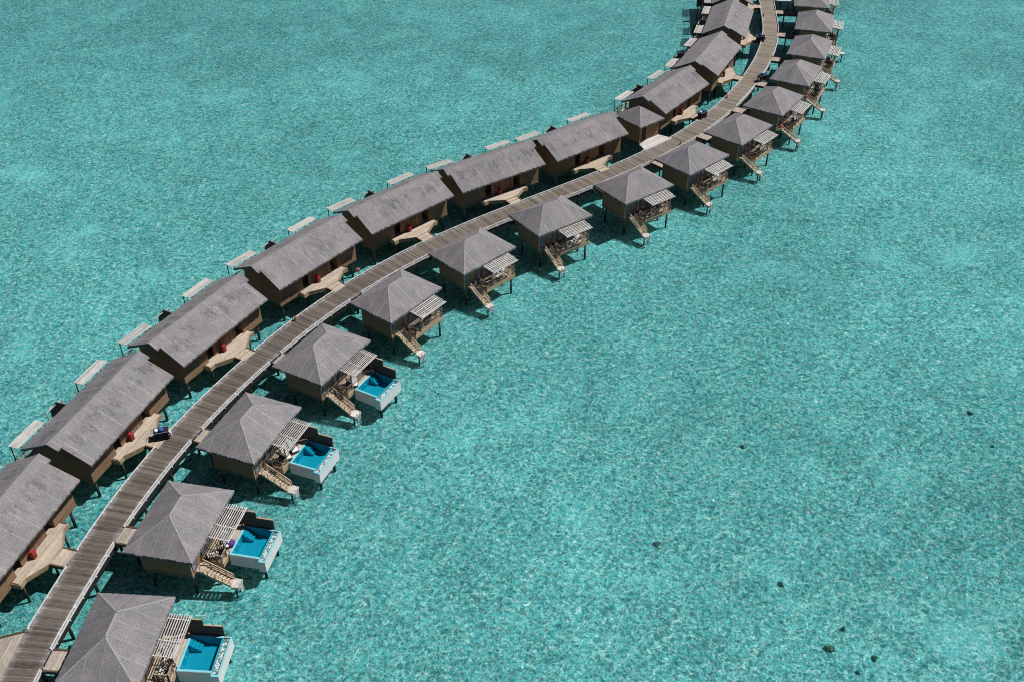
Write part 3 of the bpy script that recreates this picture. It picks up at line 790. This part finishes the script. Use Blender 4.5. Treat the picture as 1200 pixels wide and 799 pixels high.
towel(3.2, -.75, VILLAS[0], -.5, 'white towel on the dark lounger of the villa cut off by the bottom edge')
towel(3.1, -1.0, VILLAS[1], -1.0, 'white towel on the dark lounger of the villa with the purple beanbag')
first = {'w': True, 'd': True}
ZD = -2.5
def put_lounger(i, v, u, rot, kind, label):
    src = lw if kind == 'w' else ld
    o = src if first[kind] else copy_tree(src, None, kml)
    first[kind] = False
    V = VILLAS[i]; x, y = local_to_world(V, v, u)
    # children are built with the eave offset baked in: bring them down to the deck
    o.location = (x, y, (ZD * S + EAVE) - EAVE); o.rotation_euler = (0, 0, -math.radians(V[2]) + rot)
    tag(o, label, 'lounger', 'loungers on the villa terraces')
P2 = math.pi / 2
put_lounger(0, 3.2, -.75, -.5, 'd', 'dark lounger with head towards the pool on the terrace of the bottom-edge villa')
put_lounger(0, 3.0, .6, .3, 'w', 'white lounger under the pergola of the villa cut off by the bottom edge')
put_lounger(1, 3.1, -1.0, -1.0, 'd', 'dark lounger by the stairs of the pool villa with the purple beanbag')
put_lounger(1, 3.2, .5, .4, 'w', 'white lounger under the pergola of the villa with the purple beanbag')
put_lounger(2, 2.9, -1.0, -.7, 'd', 'dark lounger by the stairs of the third pool villa from the bottom')
put_lounger(2, 3.2, .1, .9, 'w', 'white lounger beside the pool of the third villa from the bottom, nearer the stairs')
put_lounger(2, 3.3, 1.1, .9, 'w', 'white lounger beside the pool of the third villa from the bottom, nearer the screen')
put_lounger(3, 2.9, -1.0, -.7, 'd', 'dark lounger by the stairs of the fourth pool villa from the bottom')
put_lounger(3, 3.4, .2, .6, 'w', 'white lounger under the pergola of the fourth pool villa from the bottom')
for i in range(4, 15):
    far = f'on the terrace of the {ORD[i]} hip-roofed villa from the bottom'
    put_lounger(i, 3.0, -.95, -.75, 'd', f'dark lounger near the stairs {far}')
    put_lounger(i, 3.1, 1.2, .5, 'w' if i in (5, 6, 8, 9, 10) else 'd', ('white' if i in (5, 6, 8, 9, 10) else 'dark') + f' lounger under the pergola {far}')
tables = []
def table():
    r = empty('side_table')
    one('top', M['trim'], r, lambda b: b.tube((0, 0, .38), (0, 0, .42), .26, 14))
    one('leg', M['trim'], r, lambda b: b.tube((0, 0, .0), (0, 0, .38), .05, 8))
    one('foot', M['trim'], r, lambda b: b.tube((0, 0, .0), (0, 0, .03), .16, 12))
    return r
tb = table(); kmt = kidmap()
for i in range(15):
    o = tb if i == 0 else copy_tree(tb, None, kmt); V = VILLAS[i]
    x, y = local_to_world(V, 3.35, -.1 if i > 3 else -.55); o.location = (x, y, ZD * S); o.rotation_euler = (0, 0, .3 * i)
    tag(o, f'small round dark table on the terrace of the {ORD[i]} hip-roofed villa from the bottom', 'side table', 'round tables on the villa terraces')
def blob(name, mat, rx, ry, rz, seed, n=14, amp=.12):
    rnd = random.Random(seed); b = MB(); m = n // 2; ph = [rnd.uniform(0, 6.28) for _ in range(6)]
    f = lambda a, e: 1 + amp * (math.sin(3 * a + ph[0]) * math.cos(2 * e + ph[1]) + .6 * math.sin(5 * a + ph[2]) * math.cos(4 * e + ph[3])) + rnd.uniform(-amp, amp) * .35
    ring = []
    top = b.add([Vector((0, 0, rz))])
    for j in range(1, m):
        e = math.pi / 2 - math.pi * j / m; row = []
        for i in range(n):
            a = 2 * math.pi * i / n; k = f(a, e); row.append(Vector((rx * math.cos(e) * math.cos(a) * k, ry * math.cos(e) * math.sin(a) * k, rz * math.sin(e) * k)))
        ring.append(b.add(row))
    bot = b.add([Vector((0, 0, -rz))])
    for i in range(n):
        b.face((top, ring[0] + i, ring[0] + (i + 1) % n)); b.face((bot, ring[-1] + (i + 1) % n, ring[-1] + i))
        for r0, r1 in zip(ring, ring[1:]): b.face((r0 + i, r1 + i, r1 + (i + 1) % n, r0 + (i + 1) % n))
    return b.build(name, mat, smooth=True)
bb_ = blob('beanbag', M['purple'], .42, .42, .3, 3, amp=.05)
x, y = local_to_world(VILLAS[1], 3.75, .35); bb_.location = (x, y, -2.46 * S + EAVE + .28)
tag(bb_, 'round purple beanbag on the deck beside the second pool from the bottom', 'beanbag')
# red floats at two stair heads
for i, lab in ((10, 'small red chest at the stair head of the eleventh hip-roofed villa from the bottom'), (11, 'small red chest at the stair head of the villa beside the dark bridge cart')):
    r = empty('red_chest'); x, y = local_to_world(VILLAS[i], 2.45, -2.2); r.location = (x, y, ZD * S); r.rotation_euler = (0, 0, -math.radians(VILLAS[i][2]))
    one('body', M['red'], r, lambda b: b.box(-.2, .2, -.2, .2, .01, .32)); one('lid', M['red'], r, lambda b: b.box(-.22, .22, -.22, .22, .322, .38))
    tag(r, lab, 'chest', 'red chests at the stair heads')

# ------------------------------------------------------------------ carts on the entry bridges
def cart():
    r = empty('service_cart')
    def body(b):
        b.hexa([Vector(p) for p in ((-.36, -.62, .28), (.36, -.62, .28), (.36, .62, .28), (-.36, .62, .28), (-.46, -.78, 1.05), (.46, -.78, 1.05), (.46, .78, 1.05), (-.46, .78, 1.05))])
    one('body', M['navy'], r, body)
    def rim(b):
        for p, q in (((-.47, -.8, 1.08), (.47, -.8, 1.08)), ((-.47, .8, 1.08), (.47, .8, 1.08)), ((-.47, -.76, 1.08), (-.47, .76, 1.08)), ((.47, -.76, 1.08), (.47, .76, 1.08))): b.bar(p, q, .045, world=True)
    one('rim', M['paleblue'], r, rim)
    one('end_panel', M['palepink'], r, lambda b: b.hexa([Vector(p) for p in ((-.34, -.98, .3), (.34, -.98, .3), (.34, -.72, .3), (-.34, -.72, .3), (-.36, -.95, .85), (.36, -.95, .85), (.36, -.83, .85), (-.36, -.83, .85))]))
    for sx in (-.42, .42):
        for sy in (-.5, .55): one('wheel', M['black'], r, lambda b: b.tube((sx - .04, sy, .2), (sx + .04, sy, .2), .19, 14, world=True))
    one('handle', M['black'], r, lambda b: (b.bar((-.3, .8, 1.0), (-.3, 1.0, 1.15), .04, world=True), b.bar((.3, .8, 1.0), (.3, 1.0, 1.15), .04, world=True), b.bar((-.32, 1.0, 1.15), (.32, 1.0, 1.15), .045, world=True)))
    return r
ct = cart(); kmc = kidmap()
def bundle(x, y, z, rx, mat, nm, label, seed):
    o = blob(nm, mat, rx, rx, rx * .75, seed, amp=.1); o.location = (x, y, z)
    tag(o, label, 'bundle' if nm != 'white_bundle' else 'bundle')
CARTS = [((-31.35, 66.95), 105, 'dark service cart with a blue bundle, parked at the second long house from the bottom'),
         ((26.75, 131.55), 130, 'dark service cart parked at the steps of the long house beyond the small hut'),
         ((40.35, 159.6), 95, 'dark blue service cart standing at the walkway kerb near the top edge'),
         ((37.55, 144.0), 300, 'dark service cart parked on the entry bridge of a hip-roofed villa')]
for i, (p, a, lab) in enumerate(CARTS):
    o = ct if i == 0 else copy_tree(ct, None, kmc)
    o.location = (p[0] * S, p[1] * S, ZBW + .02); o.rotation_euler = (0, 0, math.radians(a)); tag(o, lab, 'service cart', 'service carts along the walkway')
    where = ('second long house from the bottom', 'long house beyond the small hut', 'walkway kerb near the top edge', 'entry bridge of a hip-roofed villa')[i]
    ca, sa = math.cos(math.radians(a)), math.sin(math.radians(a))
    bundle(p[0] * S + sa * .0, p[1] * S, ZBW + 1.22, .33, M['blue'], 'cloth_bundle', f'blue cloth bundle heaped in the dark cart at the {where}', 20 + i)
    if i in (0, 1): bundle(p[0] * S - sa * .48, p[1] * S + ca * .48, ZBW + 1.17, .25, M['towel'], 'towel_bundle', f'white towel bundle in the dark cart at the {where}', 30 + i)

# ------------------------------------------------------------------ bollards and buoy on the walkway
def bollard():
    r = empty('bollard')
    one('post', M['orange'], r, lambda b: b.tube((0, 0, 0), (0, 0, .55), .13, 10, .11, world=True))
    one('cap', M['orange'], r, lambda b: b.tube((0, 0, .552), (0, 0, .64), .17, 10, .06, world=True))
    one('base', M['trim'], r, lambda b: b.tube((0, 0, .0), (0, 0, .06), .2, 10, world=True))
    return r
bo = bollard(); kmb = kidmap()
for i, (x, y, side, lab) in enumerate(((-22.57, 84.6, -1, 'short terracotta bollard by the kerb across from the fourth pool villa'), (21.9, 124.1, 1, 'short terracotta bollard by the kerb opposite the white hut ramp'),
        (31.2, 138.3, -1, 'short terracotta bollard by the kerb past the cart of the hut-side house'), (43.05, 170.6, -1, 'short terracotta bollard by the kerb, closest to the top edge'))):
    o = bo if i == 0 else copy_tree(bo, None, kmb)
    s, _ = nearest(x * S, y * S); p, d, n = at(s, side * (HW - .3) * S); o.location = (p.x, p.y, ZBW + .002)
    tag(o, lab, 'bollard', 'terracotta bollards along the walkway')
r = empty('pink_marker'); s, _ = nearest(-17.0 * S, 92.8 * S); p, d, n = at(s, -(HW + .2) * S); r.location = (p.x, p.y, ZBW)
one('post', M['trim'], r, lambda b: b.bar((0, 0, -.3), (0, 0, .55), .08, world=True))
one('disc', M['pink'], r, lambda b: b.tube((0, -.05, .75), (0, .05, .75), .32, 18, world=True))
tag(r, 'round faded pink marker on a short post at the walkway kerb', 'marker')

# ------------------------------------------------------------------ coral rocks on the seabed
M['rock'] = plain('brown_coral_rock', (.24, .19, .13), .95, .45, 2.5)
M['rockd'] = plain('dark_coral_rock', (.12, .12, .10), .95, .4, 2.5)
ROCKS = [((23.67, 46.15), .85, 'rock', 'largest brown coral rock, in the open water at the bottom'), ((26.82, 45.3), .6, 'rockd', 'dark coral rock to the side of the largest brown one'),
         ((25.23, 44.1), .42, 'rockd', 'small dark coral rock lowest in the picture, below the largest brown one'), ((25.17, 47.95), .5, 'rockd', 'dark coral rock just above the largest brown one'),
         ((21.31, 52.2), .6, 'rockd', 'flat dark coral rock above and left of the largest brown one'), ((11.94, 56.45), .7, 'rock', 'lone brown coral rock in the middle of the lower open water'),
         ((21.14, 68.0), .55, 'rockd', 'lone flat black coral rock in the centre of the open water'), ((43.67, 72.4), .6, 'rockd', 'dark coral rock near the right edge, upper of two'),
         ((44.1, 67.9), .4, 'rockd', 'dark coral rock near the right edge, lower of two')]
for i, ((x, y), sz, mt, lab) in enumerate(ROCKS):
    o = blob('coral_rock', M[mt], sz * .5, sz * .38, sz * .26, 50 + i, 22, .3); o.location = (x * S, y * S, SEABED + sz * .15); o.rotation_euler = (0, 0, i * 1.3)
    tag(o, lab, 'rock', 'coral rocks on the seabed')

# ------------------------------------------------------------------ light, sky, camera
el = math.atan(1 / SUN_K)
w = bpy.data.worlds.new('World'); SC.world = w; w.use_nodes = True
nt = w.node_tree; nt.nodes.clear()
sky = nt.nodes.new('ShaderNodeTexSky'); sky.sky_type = 'NISHITA'; sky.sun_disc = False
sky.sun_elevation = el; sky.sun_rotation = SUN_AZ; sky.air_density = .32; sky.dust_density = .15; sky.ozone_density = 1.
bg = nt.nodes.new('ShaderNodeBackground'); bg.inputs[1].default_value = .05
out = nt.nodes.new('ShaderNodeOutputWorld'); nt.links.new(sky.outputs[0], bg.inputs[0]); nt.links.new(bg.outputs[0], out.inputs[0])
L = bpy.data.lights.new('sun', 'SUN'); L.energy = 4.8; L.angle = math.radians(.5); L.color = (1., .96, .9)
so = bpy.data.objects.new('sun', L); COL.objects.link(so)
dirv = Vector((math.sin(SUN_AZ) * math.cos(el), math.cos(SUN_AZ) * math.cos(el), math.sin(el)))
so.rotation_euler = dirv.to_track_quat('Z', 'Y').to_euler(); so.location = (40, 60, 120)

cam = bpy.data.cameras.new('camera'); co = bpy.data.objects.new('camera', cam); COL.objects.link(co)
p, roll = .65838782, -.00566958
F = Vector((0, math.cos(p), -math.sin(p))); R0 = Vector((1, 0, 0)); U0 = Vector((0, math.sin(p), math.cos(p)))
R = R0 * math.cos(roll) + U0 * math.sin(roll); U = -R0 * math.sin(roll) + U0 * math.cos(roll)
mat = Matrix((R, U, -F)).transposed().to_4x4(); mat.translation = (0, 0, 60 * S + EAVE)
co.matrix_world = mat
cam.sensor_width = 36; cam.lens = 1191.93 / 1200 * 36; cam.clip_end = 8000; cam.clip_start = 1
SC.camera = co
SC.view_settings.view_transform = 'Standard'; SC.view_settings.look = 'None'
SC.view_settings.exposure = 0; SC.view_settings.gamma = 1
SC.cycles.transparent_max_bounces = 16
SC.cycles.max_bounces = 6
SC.cycles.pixel_filter_type = 'BLACKMAN_HARRIS'; SC.cycles.filter_width = 1.05
SC.cycles.sample_clamp_indirect = 4
